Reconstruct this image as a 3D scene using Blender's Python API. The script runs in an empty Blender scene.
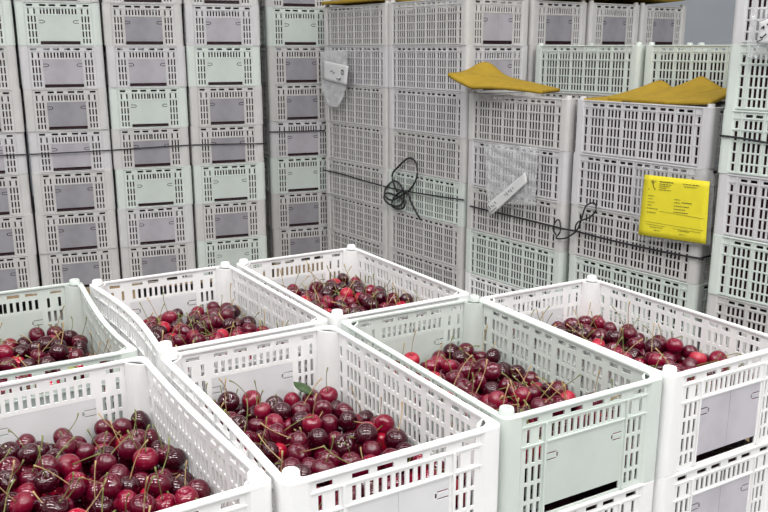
import bpy, bmesh, math, random
import numpy as np
from mathutils import Vector, Matrix
R = math.radians
C = bpy.context.scene.collection
rng = random.Random(11)

# ------------------------------------------------------------------ dimensions (metres)
S = .75                      # survey units -> metres
W, L, H = .300, .4625, .1596 # crate width, length, height of one tier
WI, TH = .0042, .0024        # how far walls stand back from the rim, wall thickness
ZR = .130 + 3 * H            # rim height of the cherry crates
ZB = ZR - .0116 - 3 * H      # top of the pallets under the rear stacks
CAMZ = ZR + .6076 * S
PITCH, F = R(13.81), 842.9

# ------------------------------------------------------------------ materials
def nodes(m):
    m.use_nodes = True
    return m.node_tree, m.node_tree.nodes['Principled BSDF']

def mat(name, col, rough=.5, spec=.5, bump=0, scale=60, var=0, coat=0, trans=0, metal=0):
    m = bpy.data.materials.new(name); nt, b = nodes(m)
    b.inputs['Base Color'].default_value = (*col, 1)
    b.inputs['Roughness'].default_value = rough
    b.inputs['Specular IOR Level'].default_value = spec
    b.inputs['Metallic'].default_value = metal
    b.inputs['Coat Weight'].default_value = coat
    tc = nt.nodes.new('ShaderNodeTexCoord')
    if var:
        n = nt.nodes.new('ShaderNodeTexNoise'); n.inputs['Scale'].default_value = scale
        n.inputs['Detail'].default_value = 4
        nt.links.new(tc.outputs['Object'], n.inputs['Vector'])
        r = nt.nodes.new('ShaderNodeValToRGB')
        r.color_ramp.elements[0].position = .32; r.color_ramp.elements[1].position = .62
        r.color_ramp.elements[0].color = (*[c * (1 - var) for c in col], 1)
        r.color_ramp.elements[1].color = (*col, 1)
        nt.links.new(n.outputs['Fac'], r.inputs['Fac'])
        nt.links.new(r.outputs['Color'], b.inputs['Base Color'])
    if bump:
        n = nt.nodes.new('ShaderNodeTexNoise'); n.inputs['Scale'].default_value = scale * 2
        nt.links.new(tc.outputs['Object'], n.inputs['Vector'])
        bp = nt.nodes.new('ShaderNodeBump'); bp.inputs['Strength'].default_value = bump
        bp.inputs['Distance'].default_value = .002
        nt.links.new(n.outputs['Fac'], bp.inputs['Height'])
        nt.links.new(bp.outputs['Normal'], b.inputs['Normal'])
    if trans:
        t = nt.nodes.new('ShaderNodeBsdfTranslucent'); t.inputs['Color'].default_value = (*col, 1)
        mx = nt.nodes.new('ShaderNodeMixShader'); mx.inputs[0].default_value = trans
        out = nt.nodes['Material Output']
        nt.links.new(b.outputs[0], mx.inputs[1]); nt.links.new(t.outputs[0], mx.inputs[2])
        nt.links.new(mx.outputs[0], out.inputs['Surface'])
    return m

P = {  # crate plastics: white, mint, lilac grey, warm grey
    'white': mat('white_plastic', (.84, .84, .84), .42, .4, .05, 14, .05),
    'mint':  mat('pale_green_plastic', (.62, .675, .635), .42, .4, .05, 14, .06),
    'lilac': mat('lilac_white_plastic', (.60, .59, .605), .42, .4, .05, 14, .07),
    'grey':  mat('grey_white_plastic', (.58, .57, .56), .45, .4, .05, 14, .09),
}
PP = {
    'white': mat('white_panel_plastic', (.80, .80, .82), .4, .4, .05, 18, .05, trans=.2),
    'mint':  mat('pale_green_panel_plastic', (.60, .66, .62), .4, .4, .05, 18, .06, trans=.1),
    'lilac': mat('lilac_grey_panel_plastic', (.46, .44, .48), .38, .4, .05, 18, .14, trans=.1),
    'pale':  mat('pale_lilac_panel_plastic', (.60, .58, .63), .38, .4, .05, 18, .14, trans=.15),
    'grey':  mat('grey_panel_plastic', (.33, .32, .35), .4, .4, .05, 18, .16, trans=.1),
}
def cherry_mat(name, a, b):
    m = bpy.data.materials.new(name); nt, p = nodes(m)
    tc = nt.nodes.new('ShaderNodeTexCoord'); n = nt.nodes.new('ShaderNodeTexNoise')
    n.inputs['Scale'].default_value = 55; n.inputs['Detail'].default_value = 3
    r = nt.nodes.new('ShaderNodeValToRGB')
    r.color_ramp.elements[0].position = .35; r.color_ramp.elements[0].color = (*a, 1)
    r.color_ramp.elements[1].position = .7; r.color_ramp.elements[1].color = (*b, 1)
    nt.links.new(tc.outputs['Object'], n.inputs['Vector'])
    nt.links.new(n.outputs['Fac'], r.inputs['Fac']); nt.links.new(r.outputs['Color'], p.inputs['Base Color'])
    p.inputs['Roughness'].default_value = .05
    p.inputs['Specular IOR Level'].default_value = .65
    return m
CM = [cherry_mat('cherry_skin_maroon', (.020, .0007, .004), (.055, .0012, .009)),
      cherry_mat('cherry_skin_dark_red', (.055, .001, .008), (.12, .002, .018)),
      cherry_mat('cherry_skin_red', (.13, .002, .016), (.23, .004, .028)),
      cherry_mat('cherry_skin_bright_red', (.30, .004, .02), (.42, .009, .038))]
FILLM = mat('dark_cherry_mass', (.035, .008, .014), .45, .3, 1.0, 45, .5)
TONE = ['blackish maroon', 'dark red', 'red', 'bright red']
STEM = [mat('stem_green', (.20, .22, .07), .55, .3, var=.4, scale=90), mat('stem_tan', (.42, .30, .14), .55, .3, var=.4, scale=90)]
LEAF = mat('leaf_green', (.035, .075, .02), .5, .4, var=.3, scale=90)
YEL = mat('mustard_foam', (.38, .25, .028), .8, .2, .15, 40, .12)
CORD = mat('black_strap', (.012, .012, .016), .45, .5)
PAPER = mat('white_paper', (.66, .66, .67), .7, .2, var=.05, scale=30)
INK = mat('ink', (.03, .03, .04), .8, .1)
SHEET = mat('yellow_paper', (.80, .69, .035), .6, .3, var=.05, scale=30)
WOOD = mat('pallet_wood', (.42, .30, .18), .8, .2, .3, 30, .35)
CONC = mat('concrete', (.30, .29, .28), .75, .3, .2, 3, .25)
PANELW = mat('cold_store_panel', (.40, .43, .47), .5, .4, .05, 2, .08)
CEIL = mat('ceiling_paint', (.30, .30, .30), .8, .2, .05, 2, .05)

def film(name, a, rough=.12):
    m = bpy.data.materials.new(name); m.use_nodes = True; nt = m.node_tree; nt.nodes.clear()
    o = nt.nodes.new('ShaderNodeOutputMaterial'); mx = nt.nodes.new('ShaderNodeMixShader')
    t = nt.nodes.new('ShaderNodeBsdfTransparent'); g = nt.nodes.new('ShaderNodeBsdfPrincipled')
    g.inputs['Base Color'].default_value = (.75, .76, .78, 1); g.inputs['Roughness'].default_value = rough
    g.inputs['Specular IOR Level'].default_value = 1
    fr = nt.nodes.new('ShaderNodeLayerWeight'); fr.inputs['Blend'].default_value = .25
    ad = nt.nodes.new('ShaderNodeMath'); ad.operation = 'MULTIPLY_ADD'; ad.use_clamp = True; ad.inputs[1].default_value = .7; ad.inputs[2].default_value = a
    nt.links.new(fr.outputs['Facing'], ad.inputs[0]); nt.links.new(ad.outputs[0], mx.inputs[0])
    nt.links.new(t.outputs[0], mx.inputs[1]); nt.links.new(g.outputs[0], mx.inputs[2])
    nt.links.new(mx.outputs[0], o.inputs['Surface'])
    return m
FILM = film('clear_film', .06)

# ------------------------------------------------------------------ mesh helpers
def box(bm, x0, x1, y0, y1, z0, z1):
    v = [bm.verts.new(p) for p in ((x0,y0,z0),(x1,y0,z0),(x1,y1,z0),(x0,y1,z0),(x0,y0,z1),(x1,y0,z1),(x1,y1,z1),(x0,y1,z1))]
    for f in ((3,2,1,0),(4,5,6,7),(0,1,5,4),(1,2,6,5),(2,3,7,6),(3,0,4,7)): bm.faces.new([v[i] for i in f])

def sbox(bm, x0, x1, y0, y1, z0, z1, n, axis):
    "box cut into n lengths so it can follow a bowed wall"
    for i in range(n):
        a, b = i / n, (i + 1) / n
        if axis == 1: box(bm, x0, x1, y0 + (y1-y0)*a, y0 + (y1-y0)*b, z0, z1)
        else: box(bm, x0 + (x1-x0)*a, x0 + (x1-x0)*b, y0, y1, z0, z1)

def prism(bm, pts, z0, z1):
    a = [bm.verts.new((x, y, z0)) for x, y in pts]; b = [bm.verts.new((x, y, z1)) for x, y in pts]
    n = len(pts)
    for i in range(n): bm.faces.new((a[i], a[(i+1) % n], b[(i+1) % n], b[i]))
    bm.faces.new(a[::-1]); bm.faces.new(b)

def plate(bm, u0, u1, z0, z1, holes, T, t):
    "perforated plate: T(u, d, z) -> point, d is depth 0..t"
    us = sorted({round(v, 5) for h in holes for v in h[:2]} | {u0, u1})
    zs = sorted({round(v, 5) for h in holes for v in h[2:]} | {z0, z1})
    hol = set()
    for h in holes:
        for i in range(len(us) - 1):
            if h[0] - 1e-4 <= us[i] and us[i+1] <= h[1] + 1e-4:
                for j in range(len(zs) - 1):
                    if h[2] - 1e-4 <= zs[j] and zs[j+1] <= h[3] + 1e-4: hol.add((i, j))
    vt = {}
    def V(i, j, k):
        if (i, j, k) not in vt: vt[i, j, k] = bm.verts.new(T(us[i], t * k, zs[j]))
        return vt[i, j, k]
    nu, nz = len(us) - 1, len(zs) - 1
    sol = lambda i, j: 0 <= i < nu and 0 <= j < nz and (i, j) not in hol
    for i in range(nu):
        for j in range(nz):
            if not sol(i, j): continue
            bm.faces.new((V(i,j,0), V(i+1,j,0), V(i+1,j+1,0), V(i,j+1,0)))
            bm.faces.new((V(i,j+1,1), V(i+1,j+1,1), V(i+1,j,1), V(i,j,1)))
            if not sol(i-1, j): bm.faces.new((V(i,j,0), V(i,j+1,0), V(i,j+1,1), V(i,j,1)))
            if not sol(i+1, j): bm.faces.new((V(i+1,j,0), V(i+1,j,1), V(i+1,j+1,1), V(i+1,j+1,0)))
            if not sol(i, j-1): bm.faces.new((V(i,j,0), V(i,j,1), V(i+1,j,1), V(i+1,j,0)))
            if not sol(i, j+1): bm.faces.new((V(i,j+1,0), V(i+1,j+1,0), V(i+1,j+1,1), V(i,j+1,1)))

def to_mesh(bm, name, recalc=True, smooth=None):
    if recalc: bmesh.ops.recalc_face_normals(bm, faces=bm.faces)
    me = bpy.data.meshes.new(name); bm.to_mesh(me); bm.free()
    if smooth is not None:
        for p in me.polygons: p.use_smooth = True
        if smooth < 3: me.set_sharp_from_angle(angle=smooth)
    return me

def link(name, me, m=None, parent=None, loc=(0,0,0), rot=(0,0,0), over=None):
    o = bpy.data.objects.new(name, me); C.objects.link(o)
    if m and me is not None:
        if len(me.materials) == 0: me.materials.append(m)
        if me.materials[0] != m:
            o.material_slots[0].link = 'OBJECT'; o.material_slots[0].material = m
    o.location = loc; o.rotation_euler = rot
    if parent: o.parent = parent
    return o

def tag(o, label=None, cat=None, group=None, kind=None):
    if label: o['label'] = label
    if cat: o['category'] = cat
    if group: o['group'] = group
    if kind: o['kind'] = kind
    return o

def tube_mesh(bm, pts, rad, n=6, flat=1.0, closed=False):
    pts = [Vector(p) for p in pts]; rings = []; up = Vector((0, 0, 1))
    for i, p in enumerate(pts):
        a = pts[max(i-1, 0)]; b = pts[min(i+1, len(pts)-1)]
        t = (b - a).normalized()
        s = t.cross(up)
        if s.length < 1e-3: s = t.cross(Vector((1, 0, 0)))
        s.normalize(); u = s.cross(t)
        r = rad[i] if isinstance(rad, (list, tuple)) else rad
        rings.append([bm.verts.new(p + s*math.cos(2*math.pi*k/n)*r*flat + u*math.sin(2*math.pi*k/n)*r) for k in range(n)])
    for a, b in zip(rings, rings[1:]):
        for k in range(n): bm.faces.new((a[k], a[(k+1) % n], b[(k+1) % n], b[k]))
    bm.faces.new(rings[0][::-1]); bm.faces.new(rings[-1])

def smooth_path(pts, n=8):
    pts = [Vector(p) for p in pts]; out = []
    for i in range(len(pts) - 1):
        p0 = pts[max(i-1, 0)]; p1 = pts[i]; p2 = pts[i+1]; p3 = pts[min(i+2, len(pts)-1)]
        for k in range(n):
            t = k / n
            out.append(.5*((2*p1) + (-p0+p2)*t + (2*p0-5*p1+4*p2-p3)*t*t + (-p0+3*p1-3*p2+p3)*t**3))
    return out + [pts[-1]]

# ------------------------------------------------------------------ the crate
PX0, PX1 = .265 * W, .735 * W          # end panel span
ROWS = [(.325, .465), (.495, .635), (.665, .805), (.835, .945)]
def end_holes():
    h = []
    for a, b in ((.135,.205),(.285,.36),(.395,.47),(.53,.605),(.64,.715),(.795,.865)):
        h.append((a*W, b*W, -.105*H, -.06*H))
    for s in (0, 1):
        q = lambda x: (x if s == 0 else 1 - x) * W
        for x in (.142, .212):
            a, b = sorted((q(x), q(x + .018))); h.append((a, b, -.28*H, -.155*H))
        for x in (.138, .176, .214):
            for r0, r1 in ROWS:
                a, b = sorted((q(x), q(x + .018))); h.append((a, b, -r1*H, -r0*H))
        for k in range(6):
            x = .285 + k * .0385
            a, b = sorted((q(x), q(x + .0195))); h.append((a, b, -.28*H, -.155*H))
    h.append((PX0, PX1, -.975*H, -.32*H))
    return h
NP, PA = 6, .118
def side_holes():
    h = []; pw = (1 - 2*PA) / NP * L
    for s in (0, 1):
        q = lambda x: (x if s == 0 else L - x)
        for r0, r1 in [(.165, .275)] + ROWS:
            a, b = sorted((q(.080*L), q(.097*L))); h.append((a, b, -r1*H, -r0*H))
    for p in range(NP):
        b0 = PA*L + p*pw
        for k in range(4):
            x = b0 + pw*(.115 + k*.215)
            for r0, r1 in [(.155, .285)] + ROWS: h.append((x, x + pw*.125, -r1*H, -r0*H))
        for k in range(2):
            x = b0 + pw*(.12 + k*.44)
            h.append((x, x + pw*.30, -.105*H, -.06*H))
    return h

def shell_mesh(name, bows=None):
    "bows: dict side -> (amount, peak 0..1) for the left (x=0) / right (x=W) long wall, + is towards +x"
    bm = bmesh.new(); PO = .034
    eh, sh = end_holes(), side_holes(); zb = -H + .001
    plate(bm, PO, W-PO, zb, -.001, eh, lambda u, d, z: (u, WI + d, z), TH)
    plate(bm, PO, W-PO, zb, -.001, eh, lambda u, d, z: (u, L - WI - d, z), TH)
    plate(bm, PO, L-PO, zb, -.001, sh, lambda u, d, z: (WI + d, u, z), TH)
    plate(bm, PO, L-PO, zb, -.001, sh, lambda u, d, z: (W - WI - d, u, z), TH)
    # rounded corner posts
    r, t = .013, .0026
    for cx, cy, sx, sy in ((0,0,1,1), (W,0,-1,1), (W,L,-1,-1), (0,L,1,-1)):
        out = [(PO, WI*.9), (PO-.005, .0004)] + [(r - r*math.sin(a), r - r*math.cos(a)) for a in [k*math.pi/2/6 for k in range(7)]] + [(.0004, PO-.005), (WI*.9, PO)]
        ri = r - t
        inn = [(WI+TH, PO), (t + .0004, PO-.006)] + [(r - ri*math.cos(a), r - ri*math.sin(a)) for a in [k*math.pi/2/6 for k in range(7)]] + [(PO-.006, t + .0004), (PO, WI+TH)]
        prism(bm, [(cx + sx*x, cy + sy*y) for x, y in out + inn], -H + .0005, -.0028)
        # web tying the hollow post off on the inside
        prism(bm, [(cx + sx*x, cy + sy*y) for x, y in ((PO, WI+TH), (PO, WI+TH+.002), (.027, .021), (.021, .027), (WI+TH+.002, PO), (WI+TH, PO), (.019, .0235), (.0235, .019))], -H + .001, -.003)
    # rim ring
    def ring(inset, r, z):
        pts = []
        n = 10
        cs = ((W-inset-r, inset+r, -90), (W-inset-r, L-inset-r, 0), (inset+r, L-inset-r, 90), (inset+r, inset+r, 180))
        for i, (cx, cy, a0) in enumerate(cs):
            for k in range(5):
                a = R(a0 + 90*k/4); pts.append((cx + r*math.cos(a), cy + r*math.sin(a), z))
            nx, ny, na = cs[(i+1) % 4]; e = pts[-1]; s = (nx + r*math.cos(R(na)), ny + r*math.sin(R(na)))
            for k in range(1, n): pts.append((e[0] + (s[0]-e[0])*k/n, e[1] + (s[1]-e[1])*k/n, z))
        return [bm.verts.new(p) for p in pts]
    o1, o2, o3, i1, i2 = ring(0, .013, -.0032), ring(0, .013, -.0008), ring(.001, .012, 0), ring(.0098, .022, 0), ring(.0098, .022, -.0032)
    loops = [o1, o2, o3, i1, i2, o1]; n = len(o1)
    for a, b in zip(loops, loops[1:]):
        for k in range(n): bm.faces.new((a[k], a[(k+1) % n], b[(k+1) % n], b[k]))
    # ribs
    for z in (-.125*H, -.30*H):
        for y0, y1 in ((.0024, WI), (L-WI, L-.0024)): sbox(bm, PO-.002, W-PO+.002, y0, y1, z-.0009, z+.0009, 6, 0)
        for x0, x1 in ((.0016, WI), (W-WI, W-.0016)): sbox(bm, x0, x1, PO-.002, L-PO+.002, z-.0010, z+.0010, 24, 1)
    for x0, x1 in ((.0012, WI), (W-WI, W-.0012)): sbox(bm, x0, x1, PO-.004, L-PO+.004, -.975*H, -.955*H, 24, 1)
    for z in [-(ROWS[i][1] + ROWS[i+1][0]) / 2 * H for i in range(3)]:
        for x0, x1 in ((.003, WI), (W-WI, W-.003)): sbox(bm, x0, x1, PO, L-PO, z-.0007, z+.0007, 24, 1)
    pw = (1 - 2*PA) / NP * L
    for p in range(NP + 1):
        y = PA*L + p*pw
        for x0, x1 in ((.0010, WI), (W-WI, W-.0010)): box(bm, x0, x1, y-.0017, y+.0017, -.96*H, -.004)
    for x in (.247*W, .753*W):
        for y0, y1 in ((.0010, WI), (L-WI, L-.0010)): box(bm, x-.0014, x+.0014, y0, y1, -.985*H, -.125*H)
    # floor with drain slots
    fl = [(x, x+.012, y, y+.035) for x in [.03 + .022*i for i in range(11)] for y in [.03 + .055*j for j in range(7)]]
    plate(bm, .006, W-.006, .022, L-.022, fl, lambda u, d, z: (u, z, -H + .0035 + d), .003)
    if bows:
        for v in bm.verts:
            x, y, z = v.co
            for side, amt, pk in bows:
                if (side == 'l' and x < .014) or (side == 'r' and x > W - .014):
                    yy = min(max(y / L, 0), 1)
                    e = math.log(.5) / math.log(pk)
                    v.co.x += amt * math.sin(math.pi * yy**e)**1.15 * max(0, 1 + z / H)**.8
    return to_mesh(bm, name)

def panel_mesh(seam):
    "the solid end panel, with two U shaped slits cut round its grip tabs"
    bm = bmesh.new(); w = PX1 - PX0; z0, z1 = -.895*H, -.31*H
    sl = .0024; hs = []
    zt, zbm = -.415*H, -.475*H
    for s in (0, 1):
        q = lambda a, b: (PX0 + a, PX0 + b) if s == 0 else (PX1 - b, PX1 - a)
        a, b = q(.0005, .0175); hs += [(a, b, zt-sl, zt), (a, b, zbm-sl, zbm)]
        a, b = q(.0175, .0175+sl*1.3); hs += [(a, b, zbm, zt-sl)]
    plate(bm, PX0-.002, PX1+.002, z0, z1, hs, lambda u, d, z: (u, WI + .0005 + d, z), .0016)
    if seam: box(bm, W/2-.0022, W/2+.0022, WI-.0002, WI+.0005, z0+.003, z1-.001)
    return to_mesh(bm, 'end_panel')
def lug_mesh():
    bm = bmesh.new(); n = 20
    prof = [(.0105, -.001), (.0098, .0075), (.0088, .0090), (.0052, .0090), (.0046, .0080), (.0044, .0015), (0, .0015)]
    rings = [[bm.verts.new((r*math.cos(2*math.pi*k/n), r*math.sin(2*math.pi*k/n), z)) for k in range(n)] for r, z in prof[:-1]]
    for a, b in zip(rings, rings[1:]):
        for k in range(n): bm.faces.new((a[k], a[(k+1) % n], b[(k+1) % n], b[k]))
    bm.faces.new(rings[-1]); bm.faces.new(rings[0][::-1])
    return to_mesh(bm, 'corner_lug', smooth=R(40))

SHELL = shell_mesh('crate_shell')
PANEL = {True: panel_mesh(True), False: panel_mesh(False)}
LUG = lug_mesh()
for me, m in ((SHELL, P['white']), (PANEL[True], PP['white']), (PANEL[False], PP['white']), (LUG, P['white'])): me.materials.append(m)

LUGPOS = {'FL': (.0155, .0155), 'FR': (W-.0155, .0155), 'BR': (W-.0155, L-.0155), 'BL': (.0155, L-.0155)}
FILLS = {}
def crate(x, y, yaw, zrim, tone, label, group, lugs=('FL','FR','BR','BL'), shell=None, panel=None, sx=1):
    e = link('plastic_crate', None, None, None, (x, y, zrim), (0, 0, yaw))
    e.scale.x = sx
    tag(e, label, 'crate', group)
    FILLS.setdefault(group, []).append((x, y, yaw, zrim))
    link('crate_body', shell or SHELL, P[tone], e)
    pt = panel or tone
    for k in (0, 1):
        if k and pt == 'pale': pt = 'white'   # only the outer end looks grey
        pn = link('end_panel', PANEL[pt != 'mint'], PP[pt], e, (W if k else 0, L if k else 0, 0), (0, 0, math.pi*k))
        if pt in ('lilac', 'grey', 'pale'): pn['label'] = 'translucent grey end panel'
    for q in lugs: link('corner_lug', LUG, P[tone], e, (*LUGPOS[q], 0))
    return e

def shift(x, y, yaw, du, dv):
    return x + du*math.cos(yaw) - dv*math.sin(yaw), y + du*math.sin(yaw) + dv*math.cos(yaw)

# ------------------------------------------------------------------ room
def struct(name, bm, m):
    o = link(name, to_mesh(bm, name), m); o['kind'] = 'structure'; return o
bm = bmesh.new(); box(bm, -4.2, 4.2, -3.5, 4.85, -.1, 0); struct('floor', bm, CONC)
bm = bmesh.new(); box(bm, -4.2, 4.2, 4.75, 4.9, 0, 2.95)
for i in range(8): box(bm, -4.2 + 1.05*i - .02, -4.2 + 1.05*i + .02, 4.735, 4.75, 0, 2.95)
struct('wall_back', bm, PANELW)
bm = bmesh.new(); box(bm, -4.3, -4.2, -3.5, 4.9, 0, 2.95); struct('wall_left', bm, PANELW)
bm = bmesh.new(); box(bm, 4.2, 4.3, -3.5, 4.9, 0, 2.95); struct('wall_right', bm, PANELW)
bm = bmesh.new(); box(bm, -4.3, 4.3, -3.5, 4.9, 2.95, 3.05); struct('ceiling', bm, CEIL)

# ------------------------------------------------------------------ pallets
def pallet(x, y, yaw, w, l, top, label):
    e = link('pallet', None, None, None, (x, y, 0), (0, 0, yaw)); tag(e, label, 'pallet', 'wooden pallets under the stacks')
    n = 7
    for i in range(n):
        bm = bmesh.new(); a = i*(l-.09)/(n-1); box(bm, 0, w, a, a+.09, top-.021, top-.0005)
        link('deck_board', to_mesh(bm, 'deck_board'), WOOD, e)
    for i in range(3):
        bm = bmesh.new(); a = i*(w-.1)/2; box(bm, a, a+.1, 0, l, 0, top-.021)
        link('stringer', to_mesh(bm, 'stringer'), WOOD, e)

ORD = ['first', 'second', 'third', 'fourth', 'fifth', 'sixth', 'seventh', 'eighth', 'ninth']
TN = {'white': 'white', 'mint': 'pale green', 'lilac': 'lilac-white', 'grey': 'greyish white'}
def rimz(level): return ZB + (level + 3) * H     # level 0 is the cherry crates' tier

# stacks seen from the front (short ends): left wall of five columns
wx, wy, wyaw = -1.812*S, 4.303*S, R(21.58)
PITCHX = .412*S
tones = {  # level 5 .. -2
    -1: 'gmgggggg',
    0: 'gmggglgg',
    1: 'gglgmgmg'.replace('m', 'm'),
    2: 'glmggmgm',
}
cols_left = {-1: 'gmgglggg', 0: 'gmlglggg', 1: 'gglmgmlg', 2: 'glmggmgm'}
T1 = {'g': 'grey', 'm': 'mint', 'l': 'lilac', 'w': 'white'}
for c in (-1, 0, 1, 2):
    for k, ch in enumerate(cols_left[c]):
        lv = 5 - k
        jx, jy, ja = rng.uniform(-.002, .002), rng.uniform(-.004, .004), R(rng.uniform(-.35, .35))
        x, y = shift(wx, wy, wyaw, c*PITCHX + jx, jy)
        t = T1[ch]
        crate(x, y, wyaw + ja, rimz(lv), t, '%s crate, %s tier down, %s column of the left wall' % (TN[t], ORD[k], ORD[c+1]),
              'crates stacked in the left wall')
pallet(*shift(wx, wy, wyaw, -PITCHX, 0), wyaw, 4*PITCHX, L, ZB, 'wooden pallet under the left wall of crates')
# narrow stack in the corner between the left wall and the side-on stacks
nx, ny, nyaw = -.665*S, 4.93*S, wyaw
for k, ch in enumerate('gmgglmgg'):
    lv = 5 - k; t = T1[ch]
    x, y = shift(nx, ny, nyaw, rng.uniform(-.002, .002), rng.uniform(-.003, .003))
    crate(x, y, nyaw + R(rng.uniform(-.3, .3)), rimz(lv), t, '%s crate, %s tier down, narrow corner stack beside left wall' % (TN[t], ORD[k]),
          'crates in the narrow corner stack')
pallet(nx, ny, nyaw, W, L, ZB, 'wooden pallet under the narrow corner stack')

# block A: two side-on stacks, and a rear row of short ends running right
ax, ay, ayaw = .382*S, 3.982*S, R(36.2)
for i, (cols, where) in enumerate((('gllgmgg', 'near side-on stack'), ('glggggg', 'far side-on stack'))):
    for k, ch in enumerate(cols):
        t = T1[ch]; lv = 4 - k
        x, y = shift(ax, ay, ayaw, rng.uniform(-.002, .002), i*(L+.004) + rng.uniform(-.002, .002))
        crate(x, y, ayaw + R(rng.uniform(-.3, .3)), rimz(lv), t, '%s crate, %s tier down, %s of tall middle block' % (TN[t], ORD[k], where),
              'crates in the tall middle block', panel='lilac' if (i, k) == (0, 0) else None)
for i in (1, 2, 3):
    for k in range(7):
        lv = 4 - k
        x, y = shift(ax, ay, ayaw, i*PITCHX*1.01 + rng.uniform(-.002, .002), rng.uniform(-.003, .003))
        if k == 0: lab = 'greyish white crate under a curled mustard pad, %s of three in rear row' % (('left', 'middle', 'right')[i-1])
        else: lab = 'greyish white crate buried in the rear row behind the pale green crates'
        crate(x, y, ayaw + R(rng.uniform(-.3, .3)), rimz(lv), 'grey', lab, 'crates in the rear row')
pallet(ax, ay, ayaw, 4.05*PITCHX, 2*L+.004, ZB, 'wooden pallet under the tall middle block')

# block C: two low side-on stacks with a taller pale green pair right behind
cxy = {0: (.748*S, 3.452*S, R(35.6)), 1: (1.134*S, 2.945*S, R(36.4))}
for i, cols in ((0, 'glgmw'), (1, 'llgmg')):
    x0, y0, cy = cxy[i]
    for k, ch in enumerate(cols):
        t = T1[ch]; lv = 2 - k
        x, y = shift(x0, y0, cy, rng.uniform(-.002, .002), rng.uniform(-.002, .002))
        crate(x, y, cy + R(rng.uniform(-.3, .3)), rimz(lv), t, '%s crate, %s tier down, %s stack of low strapped block' % (TN[t], ORD[k], ('left-hand', 'right-hand')[i]),
              'crates in the low strapped block')
    for k in range(6):
        lv = 3 - k
        x, y = shift(x0, y0, cy, PITCHX + (.004, .006)[i], .0)
        lab = 'pale green crate standing side-on behind the mustard pads, %s of the two' % ('left', 'right')[i] if k == 0 else \
              'pale green crate hidden below its top tier behind the low strapped block'
        crate(x, y, cy, rimz(lv), 'mint', lab, 'pale green crates behind the low strapped block')
    pallet(x0, y0, cy, 2*PITCHX+.02, L, ZB, 'wooden pallet under the %s low strapped stack' % ('left-hand', 'right-hand')[i])
# block D: tall stack cut off by the right edge
dx, dy, dyaw = 1.519*S, 2.380*S, R(38.4)
for k, ch in enumerate('lmmlmgg'):
    t = T1[ch]; lv = 4 - k
    x, y = shift(dx, dy, dyaw, rng.uniform(-.002, .002), rng.uniform(-.002, .002))
    crate(x, y, dyaw + R(rng.uniform(-.3, .3)), rimz(lv), t, '%s crate, %s tier down in the tall stack at the right edge' % (TN[t], ORD[k]),
          'crates in the stack at the right edge')
pallet(dx, dy, dyaw, W, L, ZB, 'wooden pallet under the stack at the right edge')

# ------------------------------------------------------------------ cherry crates in the foreground
FG = {  # x, y (survey), yaw, tone, panel, lugs, bows, cherry surface below rim, where
    'M':  (-.143, 1.089, 30.9, 'white', 'white', ('FL', 'BL'), [('l', .004, .5)], .073, 'white crate of cherries front centre, beside the pale green one'),
    'G':  (.203, 1.311, 29.8, 'mint', 'mint', ('FL', 'BR'), [], .064, 'pale green crate of cherries, its plain panel facing front right'),
    'R':  (.545, 1.500, 30.2, 'white', 'pale', ('FL', 'BR'), [], .050, 'white crate of cherries with a grey end panel at the right edge'),
    'M2': (-.464, 1.640, 31.9, 'white', 'white', ('FL', 'BR', 'BL'), [('l', .016, .5)], .061, 'white crate of cherries with a bowed side, behind the front centre one'),
    'G2': (-.117, 1.862, 31.3, 'white', 'white', ('FL', 'BR', 'BL'), [], .046, 'white crate of cherries farthest back, below the knotted cord'),
    'L':  (-.494, .890, 32.6, 'white', 'white', ('FR',), [('r', -.006, .5)], .064, 'white crate of cherries nearest the camera, cut by the left edge'),
    'L2': (-.853, 1.456, 30.1, 'mint', 'mint', ('BR',), [('r', -.013, .35)], .066, 'pale crate of cherries with a kinked side at the left edge, second back'),
}
SL = {'M': .020}
SX = {'G': .965, 'R': .965}
for n, (x, y, a, tone, pan, lugs, bows, dep, lab) in FG.items():
    sh = SHELL if not bows else shell_mesh('crate_shell', bows)
    if bows: sh.materials.append(P['white'])
    crate(x*S, y*S, R(a), ZR, tone, lab, 'crates of cherries in the foreground', lugs, sh, pan, SX.get(n, 1))
    for k in (1, 2):
        t2, p2 = {('R', 1): ('white', 'pale'), ('G', 1): ('white', 'white')}.get((n, k), ('white', 'white'))
        lab2 = {('R', 1): 'white crate with grey panel directly beneath the rightmost crate of cherries',
                ('G', 1): 'white crate directly beneath the pale green crate of cherries'}.get((n, k), 'white crate buried in the lower tiers beneath the crates of cherries')
        crate(x*S, y*S, R(a), ZR - k*H, t2, lab2, 'lower crates of the cherry pallet', panel=p2, sx=SX.get(n, 1))
for n in FG:
    x, y, a = FG[n][:3]
    pallet(x*S, y*S, R(a), W, L, ZR - 3*H, 'wooden pallet under the crates of cherries')

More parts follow.
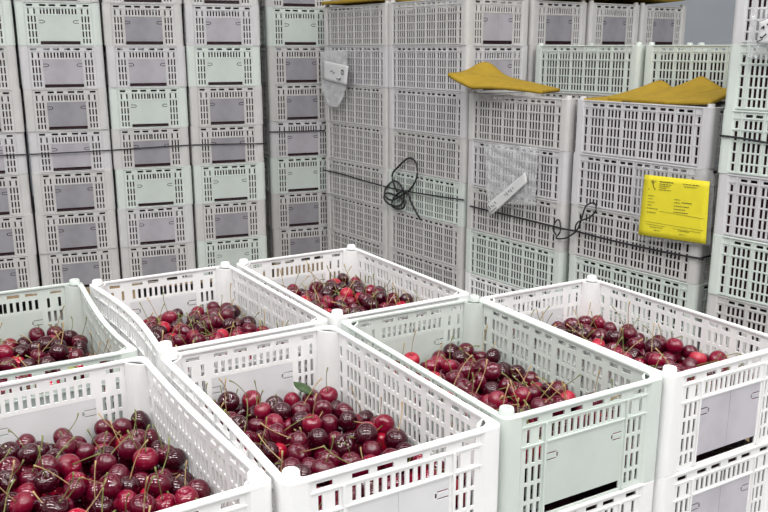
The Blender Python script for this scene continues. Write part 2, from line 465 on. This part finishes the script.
# ------------------------------------------------------------------ cherries
def cherry_mesh(nu, nv):
    "unit cherry, stem dimple up +z; slightly heart shaped"
    vs, fs = [], []
    for j in range(nv + 1):
        ph = math.pi * j / nv
        for i in range(nu):
            th = 2*math.pi*i/nu
            r = math.sin(ph); z = math.cos(ph)
            z2 = z - .30*math.exp(-(r/.30)**2) if z > 0 else z*.94 + .03*math.exp(-(r/.25)**2)
            rr = r * (1.03 + .05*z)
            vs.append((rr*math.cos(th)*1.03, rr*math.sin(th)*(.97 + .02*math.cos(th)), z2*.95))
    for j in range(nv):
        for i in range(nu):
            a, b = j*nu + i, j*nu + (i+1) % nu
            fs.append((a, a+nu, b+nu, b))
    return np.array(vs), fs
def stem_geo(seed, n=6):
    r = random.Random(seed); bend = r.uniform(-.9, .9); b2 = r.uniform(-.5, .5); ln = r.uniform(2.3, 4.2)
    pts, p, d = [], Vector((0, 0, .60)), Vector((r.uniform(-.2, .2), r.uniform(-.2, .2), 1)).normalized()
    for k in range(9):
        pts.append(p.copy()); p = p + d * (ln/8)
        d = (d + Vector((bend, b2, 0))*.16*(k/5)).normalized()
    rad = [.075, .050, .045, .042, .042, .042, .046, .060, .085]
    bm = bmesh.new(); tube_mesh(bm, pts, rad, n); return bm
STEMS = []
for sd in range(9):
    me = to_mesh(stem_geo(sd), 'stem', smooth=4); me.materials.append(STEM[sd % 2]); STEMS.append(me)
HV, HF = cherry_mesh(22, 16)
HI = bpy.data.meshes.new('cherry'); HI.from_pydata(HV.tolist(), [], HF); HI.update(); HI.materials.append(CM[0])
for p in HI.polygons: p.use_smooth = True
bmx = bmesh.new(); bmx.from_mesh(HI); bmesh.ops.remove_doubles(bmx, verts=bmx.verts, dist=1e-5); bmx.to_mesh(HI); bmx.free()
for p in HI.polygons: p.use_smooth = True
LV, LF = cherry_mesh(14, 9)

nr = np.random.RandomState(5)
allc = []   # (crate, local xyz, r)
for n, v in FG.items():
    dep = v[7]; pos = np.zeros((0, 3)); rad = np.zeros(0)
    bows = v[6]; x0, x1 = .0085, W*SX.get(n, 1)-.0085; z0 = -H + .0065
    top = -dep
    miss = 0
    while miss < 26:
        k = 22
        r = nr.uniform(.0140, .0168)
        cx = nr.uniform(x0 + r, x1 - r, k); cy = nr.uniform(.0085 + r, L - .0085 - r, k)
        for s, amt, pk in bows:
            if s == 'l': cx = np.maximum(cx, x0 + r + amt*np.sin(np.pi*cy/L)*.6)
            else: cx = np.minimum(cx, x1 - r + amt*np.sin(np.pi*cy/L)*.6)
        if len(pos):
            d2 = (pos[None, :, 0] - cx[:, None])**2 + (pos[None, :, 1] - cy[:, None])**2
            rs = (rad[None, :] + r)*.93
            z = np.where(d2 < rs**2, pos[None, :, 2] + np.sqrt(np.maximum(rs**2 - d2, 0)), -9).max(1)
            z = np.maximum(z, z0 + r)
        else: z = np.full(k, z0 + r)
        j = z.argmin()
        lim = top - r + .005*math.sin(cx[j]*17 + len(n)) * math.cos(cy[j]*13) + .008 + .020*(.5 - cy[j]/L) + SL.get(n, .010)*(.5 - cx[j]/W)
        if z[j] > lim: miss += 1; continue
        pos = np.vstack([pos, [cx[j], cy[j], z[j]]]); rad = np.append(rad, r)
    a = R(v[2]); ca, sa = math.cos(a), math.sin(a)
    for q, r in zip(pos, rad):
        allc.append([n, v[0]*S + q[0]*ca - q[1]*sa, v[1]*S + q[0]*sa + q[1]*ca, ZR + q[2], r, q[2] > top - .042, tuple(q)])
for grp, lst in FILLS.items():
    if grp == 'crates of cherries in the foreground': continue
    bm = bmesh.new(); rf = random.Random(len(grp))
    for x, y, a, zr in lst:
        nx_, ny_ = 14, 22; ht = {}
        ca, sa = math.cos(a), math.sin(a)
        def PT(u, v, z): return (x + u*ca - v*sa, y + u*sa + v*ca, zr + z)
        g = [[bm.verts.new(PT(.011 + (.278*.965)*i/nx_, .0095 + .4435*j/ny_, -.030 + rf.uniform(-.007, .005))) for i in range(nx_+1)] for j in range(ny_+1)]
        lo = [[bm.verts.new(PT(.011 + (.278*.965)*i/nx_, .0095 + .4435*j/ny_, -H + .0075)) for i in range(nx_+1)] for j in range(ny_+1)]
        for j in range(ny_):
            for i in range(nx_):
                bm.faces.new((g[j][i], g[j][i+1], g[j+1][i+1], g[j+1][i])); bm.faces.new((lo[j+1][i], lo[j+1][i+1], lo[j][i+1], lo[j][i]))
        for i in range(nx_):
            bm.faces.new((lo[0][i], lo[0][i+1], g[0][i+1], g[0][i])); bm.faces.new((g[ny_][i], g[ny_][i+1], lo[ny_][i+1], lo[ny_][i]))
        for j in range(ny_):
            bm.faces.new((g[j][0], g[j+1][0], lo[j+1][0], lo[j][0])); bm.faces.new((lo[j][nx_], lo[j+1][nx_], g[j+1][nx_], g[j][nx_]))
    o = link('cherries', to_mesh(bm, 'cherries', recalc=False), FILLM)
    tag(o, 'dark cherries glimpsed through the slots of the ' + grp, 'cherries', kind='stuff')
# how large each cherry shows in the photo
cp, sp = math.cos(PITCH), math.sin(PITCH)
foot = []
for n, v in FG.items():
    a = R(v[2]); c4 = [shift(v[0]*S, v[1]*S, a, u, w) for u, w in ((0, 0), (W, 0), (W, L), (0, L))]
    foot += [(n, i, c4[i], c4[(i+1) % 4]) for i in range(4)]
def blocked(x, y, z):
    for n, i, (ax_, ay_), (bx_, by_) in foot:
        # segment camera(0,0)->(x,y) against edge
        ex, ey = bx_-ax_, by_-ay_; den = x*ey - y*ex
        if abs(den) < 1e-9: continue
        t = (ax_*ey - ay_*ex)/den; s = (ax_*y - ay_*x)/den
        if 0 < t < 1 and 0 < s < 1 and CAMZ + (z - CAMZ)*t < ZR - .004: return True
    return False
buf = np.full((512, 768), -1, int); proj = []
for i, c in enumerate(allc):
    x, y, z = c[1], c[2], c[3] - CAMZ
    fw = y*cp - z*sp; up = y*sp + z*cp
    proj.append((fw, 384 + F*x/fw, 256 - F*up/fw, F*c[4]/fw))
yy, xx = np.mgrid[0:512, 0:768]
for i in sorted(range(len(allc)), key=lambda i: -proj[i][0]):
    fw, u, v_, r = proj[i]
    a0, a1, b0, b1 = max(int(u-r), 0), min(int(u+r)+2, 768), max(int(v_-r), 0), min(int(v_+r)+2, 512)
    if a0 >= a1 or b0 >= b1: continue
    m = (xx[b0:b1, a0:a1]-u)**2 + (yy[b0:b1, a0:a1]-v_)**2 < r*r
    buf[b0:b1, a0:a1][m] = i
cnt = np.bincount(buf[buf >= 0], minlength=len(allc)).astype(float)
for i, c in enumerate(allc):
    if cnt[i] > 0 and blocked(c[1], c[2], c[3] + c[4]*.6): cnt[i] = 0
order = np.argsort(-cnt); chosen = set(int(i) for i in order[:300])
WH = {'M': 'front centre crate', 'G': 'pale green crate', 'R': 'right edge crate', 'M2': 'bowed white crate', 'G2': 'farthest crate',
      'L': 'nearest crate, bottom left', 'L2': 'kinked crate at the left edge'}
bigV, bigF, bigM, bigA = [], [], [], []
stemsV, stemsF = [], []
off = 0
def rot_to(d, spin):
    q = Vector((0, 0, 1)).rotation_difference(Vector(d).normalized())
    return (q.to_matrix() @ Matrix.Rotation(spin, 3, 'Z'))
stem_np = []
for me in STEMS:
    stem_np.append((np.array([v.co[:] for v in me.vertices]), [tuple(p.vertices) for p in me.polygons]))
bv, bf, bmi = [], [], []; off = 0
for i, c in enumerate(allc):
    n, x, y, z, r, istop, q = c
    tone = int(nr.choice(4, p=(.34, .41, .18, .07)))
    has = nr.rand() < .80 and istop
    el = nr.uniform(.0, 1.45); az = nr.uniform(0, 6.283)
    d = (math.cos(el)*math.cos(az), math.cos(el)*math.sin(az), math.sin(el))
    if nr.rand() < .15: d = (d[0], d[1], -abs(d[2]))
    # stems point away from the crate walls
    M3 = rot_to(d, nr.uniform(0, 6.283)); sd = int(nr.randint(9))
    if has:   # keep the stem inside the crate
        tip = Vector(stem_np[sd][0].mean(0)) * 1.9
        w_ = M3 @ tip * r; a = -R(FG[n][2])
        lx = q[0] + w_.x*math.cos(a) - w_.y*math.sin(a); ly = q[1] + w_.x*math.sin(a) + w_.y*math.cos(a)
        if not (.008 < lx < W-.008 and .008 < ly < L-.008): has = False
    if i in chosen:
        o = bpy.data.objects.new('cherry', HI); C.objects.link(o)
        if tone:
            o.material_slots[0].link = 'OBJECT'; o.material_slots[0].material = CM[tone]
        o.matrix_world = Matrix.Translation((x, y, z)) @ M3.to_4x4() @ Matrix.Scale(r, 4)
        part = 'back' if q[1] > L/2 else 'front'; side = 'left' if q[0] < W/2 else 'right'
        tag(o, '%s cherry %s, %s %s of the %s' % (TONE[tone], 'with stem' if has else 'without visible stem', part, side, WH[n]),
            'cherry', 'cherries in the ' + WH[n])
        if has:
            s = bpy.data.objects.new('stem', STEMS[sd]); C.objects.link(s); s.parent = o
    else:
        Mn = np.array(M3)
        bv.append(LV @ Mn.T * r + (x, y, z)); bf += [tuple(k + off for k in f) for f in LF]; bmi += [tone]*len(LF); off += len(LV)
        if has:
            sv, sf = stem_np[sd]
            bv.append(sv @ Mn.T * r + (x, y, z)); bf += [tuple(k + off for k in f) for f in sf]; bmi += [4 + sd % 2]*len(sf); off += len(sv)
me = bpy.data.meshes.new('cherries'); me.from_pydata(np.vstack(bv).tolist(), [], bf); me.update()
for m in CM + STEM: me.materials.append(m)
me.polygons.foreach_set('material_index', bmi)
me.polygons.foreach_set('use_smooth', [True]*len(bf))
o = bpy.data.objects.new('cherries', me); C.objects.link(o)
tag(o, 'the smaller-showing and buried cherries filling all seven foreground crates', 'cherries', kind='stuff')

def leaf(x, y, z, yaw, tilt, ln, wd, label, m):
    bm = bmesh.new(); n = 8; rows = []
    for i in range(n+1):
        t = i/n; w_ = wd*math.sin(math.pi*min(1, t*.96+.03))**.8; zz = .16*ln*math.sin(math.pi*t)
        rows.append([bm.verts.new((s_*w_/2, t*ln, zz - .25*abs(s_)*w_ + (.0 if s_ else -.06*ln))) for s_ in (-1, 0, 1)])
    for a, b in zip(rows, rows[1:]):
        for k in range(2): bm.faces.new((a[k], a[k+1], b[k+1], b[k]))
    o = link('leaf', to_mesh(bm, 'leaf', smooth=4), m, None, (x, y, z), (tilt, 0, yaw))
    md = o.modifiers.new('solid', 'SOLIDIFY'); md.thickness = .0006; tag(o, label, 'leaf'); return o
def heap_pt(n, lx, ly):
    v = FG[n]; a = R(v[2]); x, y = shift(v[0]*S, v[1]*S, a, lx, ly)
    z = max(c[3] + c[4] for c in allc if math.hypot(c[1]-x, c[2]-y) < .018)
    return x, y, z
leaf(*heap_pt('M', .222, .385), 1.0, .30, .040, .024, 'small dark green leaf at the back of the front centre crate of cherries', LEAF)
DRY = mat('dry_leaf', (.30, .32, .12), .7, .2, var=.4, scale=70)
leaf(*heap_pt('L2', .215, .12), .5, .15, .045, .026, 'pale dried green leaf among the cherries of the kinked crate', DRY)

# ------------------------------------------------------------------ camera & helpers placing things on stack faces
cam = bpy.data.objects.new('camera', bpy.data.cameras.new('camera')); C.objects.link(cam)
cam.location = (0, 0, CAMZ); cam.rotation_euler = (math.pi/2 - PITCH, 0, 0)
cam.data.sensor_width = 36; cam.data.lens = F/768*36; cam.data.clip_start = .02
bpy.context.scene.camera = cam

def facept(px, py, x, y, yaw, face, off=.004):
    "point on a stack's long face ('side') or short end ('end') as measured from the photograph, off metres in front"
    d = Vector(((px-384)/F, cp - (256-py)/F*(-sp)*1.0, 0))
    u, v = (px-384)/F, (256-py)/F
    d = Vector((u, cp + v*sp, -sp + v*cp))
    nrm = Vector((-math.cos(yaw), -math.sin(yaw), 0)) if face == 'side' else Vector((math.sin(yaw), -math.cos(yaw), 0))
    p0 = Vector((x, y, 0)) + nrm*off
    o = Vector((0, 0, CAMZ)); t = (p0 - o).dot(nrm)/d.dot(nrm)
    return o + d*t

def strap(name, pts, rad, label, cat, group=None, flat=.45, n=6):
    bm = bmesh.new(); tube_mesh(bm, pts, rad, 6)
    o = link(name, to_mesh(bm, name, smooth=4), CORD); tag(o, label, cat, group); return o

# straps ---------------------------------------------------------------
Wp = (wx, wy, wyaw); Ap = (ax, ay, ayaw); C1 = cxy[0]; C2 = cxy[1]; Dp = (dx, dy, dyaw)
pts = [facept(u, v, *Wp, 'end') for u, v in ((-60, 158), (0, 155.5), (60, 153), (114, 150), (150, 147.5), (192, 145), (230, 144), (262, 143.5))]
pts.append(pts[-1] + Vector((.012, .05, 0)))
strap('strap', smooth_path(pts, 4), .0026, 'thin black strap drawn across the left wall of crates', 'strap')
pts = [facept(u, v, nx, ny, nyaw, 'end') for u, v in ((269, 132), (290, 131.5), (325, 130.5))]
strap('strap', smooth_path(pts, 4), .0026, 'short black strap across the narrow corner stack', 'strap')
pts = [facept(u, v, *Ap, 'side', .005) for u, v in ((324, 170), (345, 175), (372, 183), (400, 190), (430, 195), (464, 200))]
strap('strap', smooth_path(pts, 4), .0026, 'black cord strap running across the tall middle block to its knot', 'strap')
kn = [(397,192),(392,176),(399,166),(409,158),(416,163),(417,176),(412,187),(404,194),(392,200),(385,196),(386,188),(394,181),(401,186),(404,198),(399,206),(389,204),(384,198),(387,193),(397,196),(405,201),(402,209),(392,206),(395,196),(406,191),(411,202),(416,212),(420,219)]
pts = [facept(u, v, *Ap, 'side', .013 + .006*math.sin(i*1.7)) for i, (u, v) in enumerate(kn)]
strap('cord_knot', smooth_path(pts, 5), .0038, 'tangled loose knot of black cord hanging on the tall middle block', 'cord')
pts = [facept(u, v, *C1, 'side', .006) for u, v in ((470, 206), (490, 211), (520, 218), (548, 225), (564, 229))]
pts += [facept(u, v, *C2, 'side', .007) for u, v in ((575, 231), (610, 240), (650, 249), (680, 255), (702, 259))]
ce = Vector((math.cos(C2[2]), math.sin(C2[2]), 0))
nearc = Vector((C2[0], C2[1], pts[-1].z)) - ce*.007 + Vector((math.sin(C2[2]), -math.cos(C2[2]), 0))*.007
pts += [nearc, nearc + ce*.10]
strap('strap', smooth_path(pts, 4), .0030, 'black strap round the low strapped block, passing under the yellow sheet', 'strap')
kn = [(556,235),(553,228),(557,220),(560,222),(560,232),(556,238),(566,238),(577,230),(582,217),(586,206),(594,203),(596,210),(590,217),(580,221),(576,225),(575,233)]
pts = [facept(u, v, C1[0], C1[1], C1[2], 'side', .014 + .004*math.sin(i*1.9)) for i, (u, v) in enumerate(kn)]
strap('cord_loop', smooth_path(pts, 5), .0026, 'loose looping tail of black cord on the low strapped block', 'cord')
pts = [facept(u, v, *Dp, 'side', .005) for u, v in ((720, 135.5), (740, 138), (768, 143), (800, 149))]
strap('strap', smooth_path(pts, 4), .0028, 'black strap across the stack at the right edge', 'strap')

# crumpled film --------------------------------------------------------
def sheet(corners, nu, nv, amp, seed, lift=None):
    "grid between four corner points (TL, TR, BR, BL) with crumples along its normal"
    r = random.Random(seed); TL, TR, BR, BL = [Vector(c) for c in corners]
    nrm = (TR-TL).cross(BL-TL).normalized()
    ph = [(r.uniform(4, 16), r.uniform(4, 16), r.uniform(0, 6)) for _ in range(6)]
    vs = []
    for j in range(nv+1):
        for i in range(nu+1):
            u, v = i/nu, j/nv
            p = (TL*(1-u) + TR*u)*(1-v) + (BL*(1-u) + BR*u)*v
            h = sum(abs(math.sin(a*u + b*v*(1 if k % 2 else -1) + c))**.7 for k, (a, b, c) in enumerate(ph))/6
            p = p + nrm*(-(h)*amp + (lift(u, v) if lift else 0)); vs.append(p)
    fs = [(j*(nu+1)+i, j*(nu+1)+i+1, (j+1)*(nu+1)+i+1, (j+1)*(nu+1)+i) for j in range(nv) for i in range(nu)]
    return vs, fs
def film_obj(name, corners, nu, nv, amp, seed, m, label=None, cat=None, parent=None, thick=.0004, lift=None, smooth=True, mask=None):
    vs, fs = sheet(corners, nu, nv, amp, seed, lift)
    if mask:
        fs = [f for k, f in enumerate(fs) if mask((k % nu + .5)/nu, (k//nu + .5)/nv)]
    me = bpy.data.meshes.new(name); me.from_pydata([v[:] for v in vs], [], fs); me.update()
    bm = bmesh.new(); bm.from_mesh(me); bmesh.ops.delete(bm, geom=[v for v in bm.verts if not v.link_faces], context='VERTS')
    bmesh.ops.recalc_face_normals(bm, faces=bm.faces)
    bm.to_mesh(me); bm.free()
    for p in me.polygons: p.use_smooth = smooth
    o = link(name, me, m, parent)
    md = o.modifiers.new('solid', 'SOLIDIFY'); md.thickness = thick
    tag(o, label, cat); return o
def marks(parent, corners, segs, off=.0060, name='print', m=None, wline=.0008):
    TL, TR, BR, BL = [Vector(c) for c in corners]; nrm = (TR-TL).cross(BL-TL).normalized()
    bm = bmesh.new()
    P_ = lambda u, v: (TL*(1-u) + TR*u)*(1-v) + (BL*(1-u) + BR*u)*v - nrm*off
    for u0, v0, u1, v1, w in segs:
        a, b = P_(u0, v0), P_(u1, v1); t = (b-a).normalized(); s = nrm.cross(t)*w/2; n_ = -nrm*.0003
        q = [a-s, b-s, b+s, a+s]
        lo = [bm.verts.new(p) for p in q]; hi = [bm.verts.new(p + n_) for p in q]
        bm.faces.new(lo[::-1]); bm.faces.new(hi)
        for k in range(4): bm.faces.new((lo[k], lo[(k+1) % 4], hi[(k+1) % 4], hi[k]))
    return link(name, to_mesh(bm, name), m or INK, parent)

# bag with label hanging on the far side-on stack
q = lambda us, st, off: [facept(u, v, *st, 'side', off) for u, v in us]
cs = q([(322,52), (349,50), (347,108), (324,106)], Ap, .022)
bag = film_obj('plastic_bag', cs, 26, 34, .014, 3, film('bag_film', .30), 'crumpled clear plastic bag hanging on the far side-on stack', 'bag',
               mask=lambda u, v: (u-.5)**2/.26 + (max(v-.55, 0))**2/.22 < 1)
cs = q([(323,60), (349,66), (347,85), (323,79)], Ap, .040)
lb = film_obj('paper_label', cs, 8, 8, .003, 4, PAPER, parent=bag)
lb['label'] = 'white paper label inside the bag'
rs = random.Random(2)
marks(lb, cs, [(.78,.28,.86,.30,.004),(.86,.30,.86,.50,.003),(.86,.50,.78,.48,.003),(.78,.48,.78,.28,.003),(.35,.5,.45,.42,.003),(.45,.55,.52,.5,.003),(.68,.85,.78,.72,.004),(.6,.8,.66,.78,.003)])
# clear pouch with slanting white strip on the low block's left stack
cs = q([(486,143), (541,147), (538,206), (490,202)], C1, .020)
po = film_obj('plastic_pouch', cs, 40, 40, .016, 8, film('pouch_film', .20, .05), 'crumpled clear plastic pouch with a slanting white strip, on the low block', 'pouch')
cs = q([(487,205), (526,172), (528,182), (491,216)], C1, .040)
st = film_obj('paper_strip', cs, 16, 6, .004, 9, PAPER, parent=po); st['label'] = 'slanting white paper strip'
marks(st, cs, [(.05+.05*i, .25+.1*(i % 3), .08+.05*i, .6-.1*(i % 2), .0025) for i in range(4)] + [(.46+.05*i, .35, .49+.05*i, .7 if i % 2 else .55, .0022) for i in range(5)] + [(.05, .8, .2, .8, .002)])
# yellow sheet in its pocket
cs = q([(636,165), (716,170), (711,245), (637,240)], C2, .016)
pk = film_obj('document_pocket', cs, 30, 26, .005, 12, FILM, 'clear plastic pocket holding a yellow form on the low strapped block', 'pocket',
              lift=lambda u, v: -.012*max(0, 1-v*9)*abs(math.sin(u*17)))
cs = q([(645,174.5), (710,181.5), (706,244), (638.5,234.5)], C2, .024)
ys = film_obj('form_sheet', cs, 10, 10, .0010, 13, SHEET, 'bright yellow printed form hanging in a clear pocket on the low block', 'paper', thick=.0006,
              lift=lambda u, v: 0)
seg = []
def words(u0, u1, v, w, seed, dens=.75, slope=0):
    r = random.Random(seed); u = u0
    while u < u1:
        du = r.uniform(.012, .035); e = min(u+du, u1)
        seg.append((u, v, e, v, w)); u = e + r.uniform(.006, .014)
for k, (a, b, v, w) in enumerate(((.26,.47,.085,.0026),(.26,.44,.125,.0016),(.26,.42,.155,.0016),(.26,.38,.185,.0014),(.26,.45,.215,.0014),
        (.62,.86,.085,.0018),(.64,.82,.125,.0016),
        (.10,.20,.33,.0014),(.10,.18,.38,.0014),(.10,.20,.43,.0014),(.10,.17,.48,.0014),(.10,.27,.535,.0016),(.10,.24,.60,.0016),
        (.51,.60,.345,.0014),(.51,.60,.395,.0016),(.62,.78,.385,.0018),(.51,.73,.45,.0018),(.51,.68,.50,.0016),(.51,.73,.55,.0018),
        (.18,.36,.84,.0014),(.24,.34,.89,.0014),(.60,.76,.845,.0014),(.62,.70,.90,.0012))):
    words(a, b, v, w, k)
seg += [(.30,.565,.97,.60,.0006), (.08,.76,.96,.79,.0006), (.10,.80,.40,.81,.0006), (.52,.82,.92,.83,.0006)]
logo = [(.145,.075,.170,.19,.0016), (.17,.19,.20,.225,.002), (.115,.07,.15,.115,.0010), (.20,.075,.158,.12,.0010), (.13,.11,.155,.13,.0010), (.09,.215,.10,.235,.0016), (.16,.065,.163,.10,.0010)]
marks(ys, cs, seg, off=.0026)
marks(ys, cs, logo, off=.0026, name='logo')
# label bag on the right edge stack
cs = q([(752,8), (790,8), (790,62), (748,58)], Dp, .018)
bg = film_obj('plastic_bag', cs, 24, 30, .014, 21, film('bag_film', .16), 'clear plastic bag with a white tag on the right edge stack', 'bag')
cs = q([(760,22), (790,12), (790,42), (757,44)], Dp, .036)
lb = film_obj('paper_label', cs, 8, 8, .002, 22, PAPER, parent=bg); lb['label'] = 'white handwritten tag'
marks(lb, cs, [(.12,.35,.2,.25,.003),(.2,.25,.2,.4,.003),(.1,.7,.18,.75,.003),(.18,.75,.3,.6,.003),(.3,.2,.4,.35,.003),(.02,.9,.2,.82,.002)])
cs = q([(750,44), (790,48), (790,66), (744,62)], Dp, .020)

# ------------------------------------------------------------------ mustard foam pads
def pad(x, y, yaw, z, w, l, h, thick, label, group, nu=24, nv=24):
    "curved foam sheet; h(u, v) gives the lift above z"
    bm = bmesh.new(); g = []
    for j in range(nv+1):
        row = []
        for i in range(nu+1):
            u, v = i/nu, j/nv; px, py = shift(x, y, yaw, u*w, v*l)
            row.append(bm.verts.new((px, py, z + h(u, v))))
        g.append(row)
    for j in range(nv):
        for i in range(nu): bm.faces.new((g[j][i], g[j][i+1], g[j+1][i+1], g[j+1][i]))
    bmesh.ops.recalc_face_normals(bm, faces=bm.faces)
    if sum(f.normal.z for f in bm.faces) < 0: bmesh.ops.reverse_faces(bm, faces=bm.faces)
    o = link('foam_pad', to_mesh(bm, 'foam_pad', recalc=False, smooth=4), YEL)
    md = o.modifiers.new('solid', 'SOLIDIFY'); md.thickness = thick; md.offset = 1
    tag(o, label, 'pad', group); return o
GP = 'mustard foam pads on the crates'
zt2, zt4 = rimz(2), rimz(4)
x0, y0, a0 = C1
pad(*shift(x0, y0, a0, .004, .120), a0 + R(22), zt2 + .0105, .155, .335,
    lambda u, v: .048*v**1.2*min(1, (u/.45)**.7 + max(0, (v-.72)/.28)) + .040*math.exp(-((v-.80)/.15)**2-((u-.95)/.30)**2) + .010*math.sin(3.0*v), .011,
    'mustard foam pad curling out over the rim of the left-hand low stack', GP, 36, 36)
x0, y0, a0 = C2
pad(*shift(x0, y0, a0, .012, .30), a0, zt2 - .010, .265, .145, lambda u, v: .004 + .050*u**1.3*math.exp(-((v-.45)/.4)**2), .010,
    'small mustard pad with a raised corner, leftmost on the right-hand low stack', GP)
pad(*shift(x0, y0, a0, .012, .15), a0, zt2 - .008, .262, .20, lambda u, v: .010 + .060*u**1.2*max(0, 1-abs(v-.35)*1.6), .010,
    'mustard pad rising to a point in the middle of the right-hand low stack', GP)
pad(*shift(x0, y0, a0, .013, .014), a0, zt2 - .006, .265, .25, lambda u, v: .012 + .060*u*(1-v)**1.1 - .010*v, .010,
    'large mustard pad tilted up toward the right edge stack', GP)
# rear row tops
for i, (sag, wd) in enumerate(((.014, .31), (.034, .33), (.020, .31))):
    x1_, y1_ = shift(ax, ay, ayaw, (i+1)*PITCHX*1.01 - .008, -.022)
    pad(x1_, y1_, ayaw, zt4 + .0095, wd, .44, lambda u, v, s=sag: s*abs(2*u-1)**2.2 + s*.4*(1-v)**3, .020,
        'curled mustard foam pad on the %s crate of the rear top row' % ('left', 'middle', 'right')[i], GP)
x1_, y1_ = shift(ax, ay, ayaw, -.02, L + .004 + .02)
pad(x1_, y1_, ayaw, zt4 + .0095, .30, .42, lambda u, v: .02*(2*v-1)**2*0, .012, 'mustard foam pad on top of the far side-on stack', GP)

# ------------------------------------------------------------------ lamps: fluorescent battens under the ceiling
lampm = bpy.data.materials.new('lamp_tube'); nt, b = nodes(lampm)
b.inputs['Emission Color'].default_value = (1, .98, .96, 1); b.inputs['Emission Strength'].default_value = 6
CASE = mat('lamp_case', (.8, .8, .8), .5)
k = 0
for ly in (-1.2, .35, 1.5, 2.9):
    for lx in (-2.3, -.6, 1.1, 2.8):
        k += 1
        e = link('ceiling_lamp', None, None, None, (lx, ly, 2.95)); tag(e, 'long fluorescent batten lamp under the ceiling', 'lamp', 'fluorescent ceiling lamps')
        bm = bmesh.new(); box(bm, -.65, .65, -.05, .05, -.07, 0); link('lamp_case', to_mesh(bm, 'lamp_case'), CASE, e)
        bm = bmesh.new(); tube_mesh(bm, [(-.6, 0, -.09), (.6, 0, -.09)], .015, 10); link('lamp_tube', to_mesh(bm, 'lamp_tube'), lampm, e)
        ld = bpy.data.lights.new('batten_light', 'AREA'); ld.shape = 'RECTANGLE'; ld.size = 1.2; ld.size_y = .08
        ld.energy = {-1.2: 31, .35: 23, 1.5: 9, 2.9: 5}[ly]; ld.color = (1, .985, .96)
        lo = bpy.data.objects.new('batten_light', ld); C.objects.link(lo); lo.location = (lx, ly, 2.84)

w = bpy.data.worlds.new('world'); bpy.context.scene.world = w; w.use_nodes = True
w.node_tree.nodes['Background'].inputs[0].default_value = (.85, .92, 1, 1)
w.node_tree.nodes['Background'].inputs[1].default_value = .35
vs = bpy.context.scene.view_settings
bpy.context.scene.display_settings.display_device = 'sRGB'
vs.view_transform = 'Standard'; vs.look = 'None'; vs.gamma = 1; vs.use_curve_mapping = False; vs.exposure = 0.3
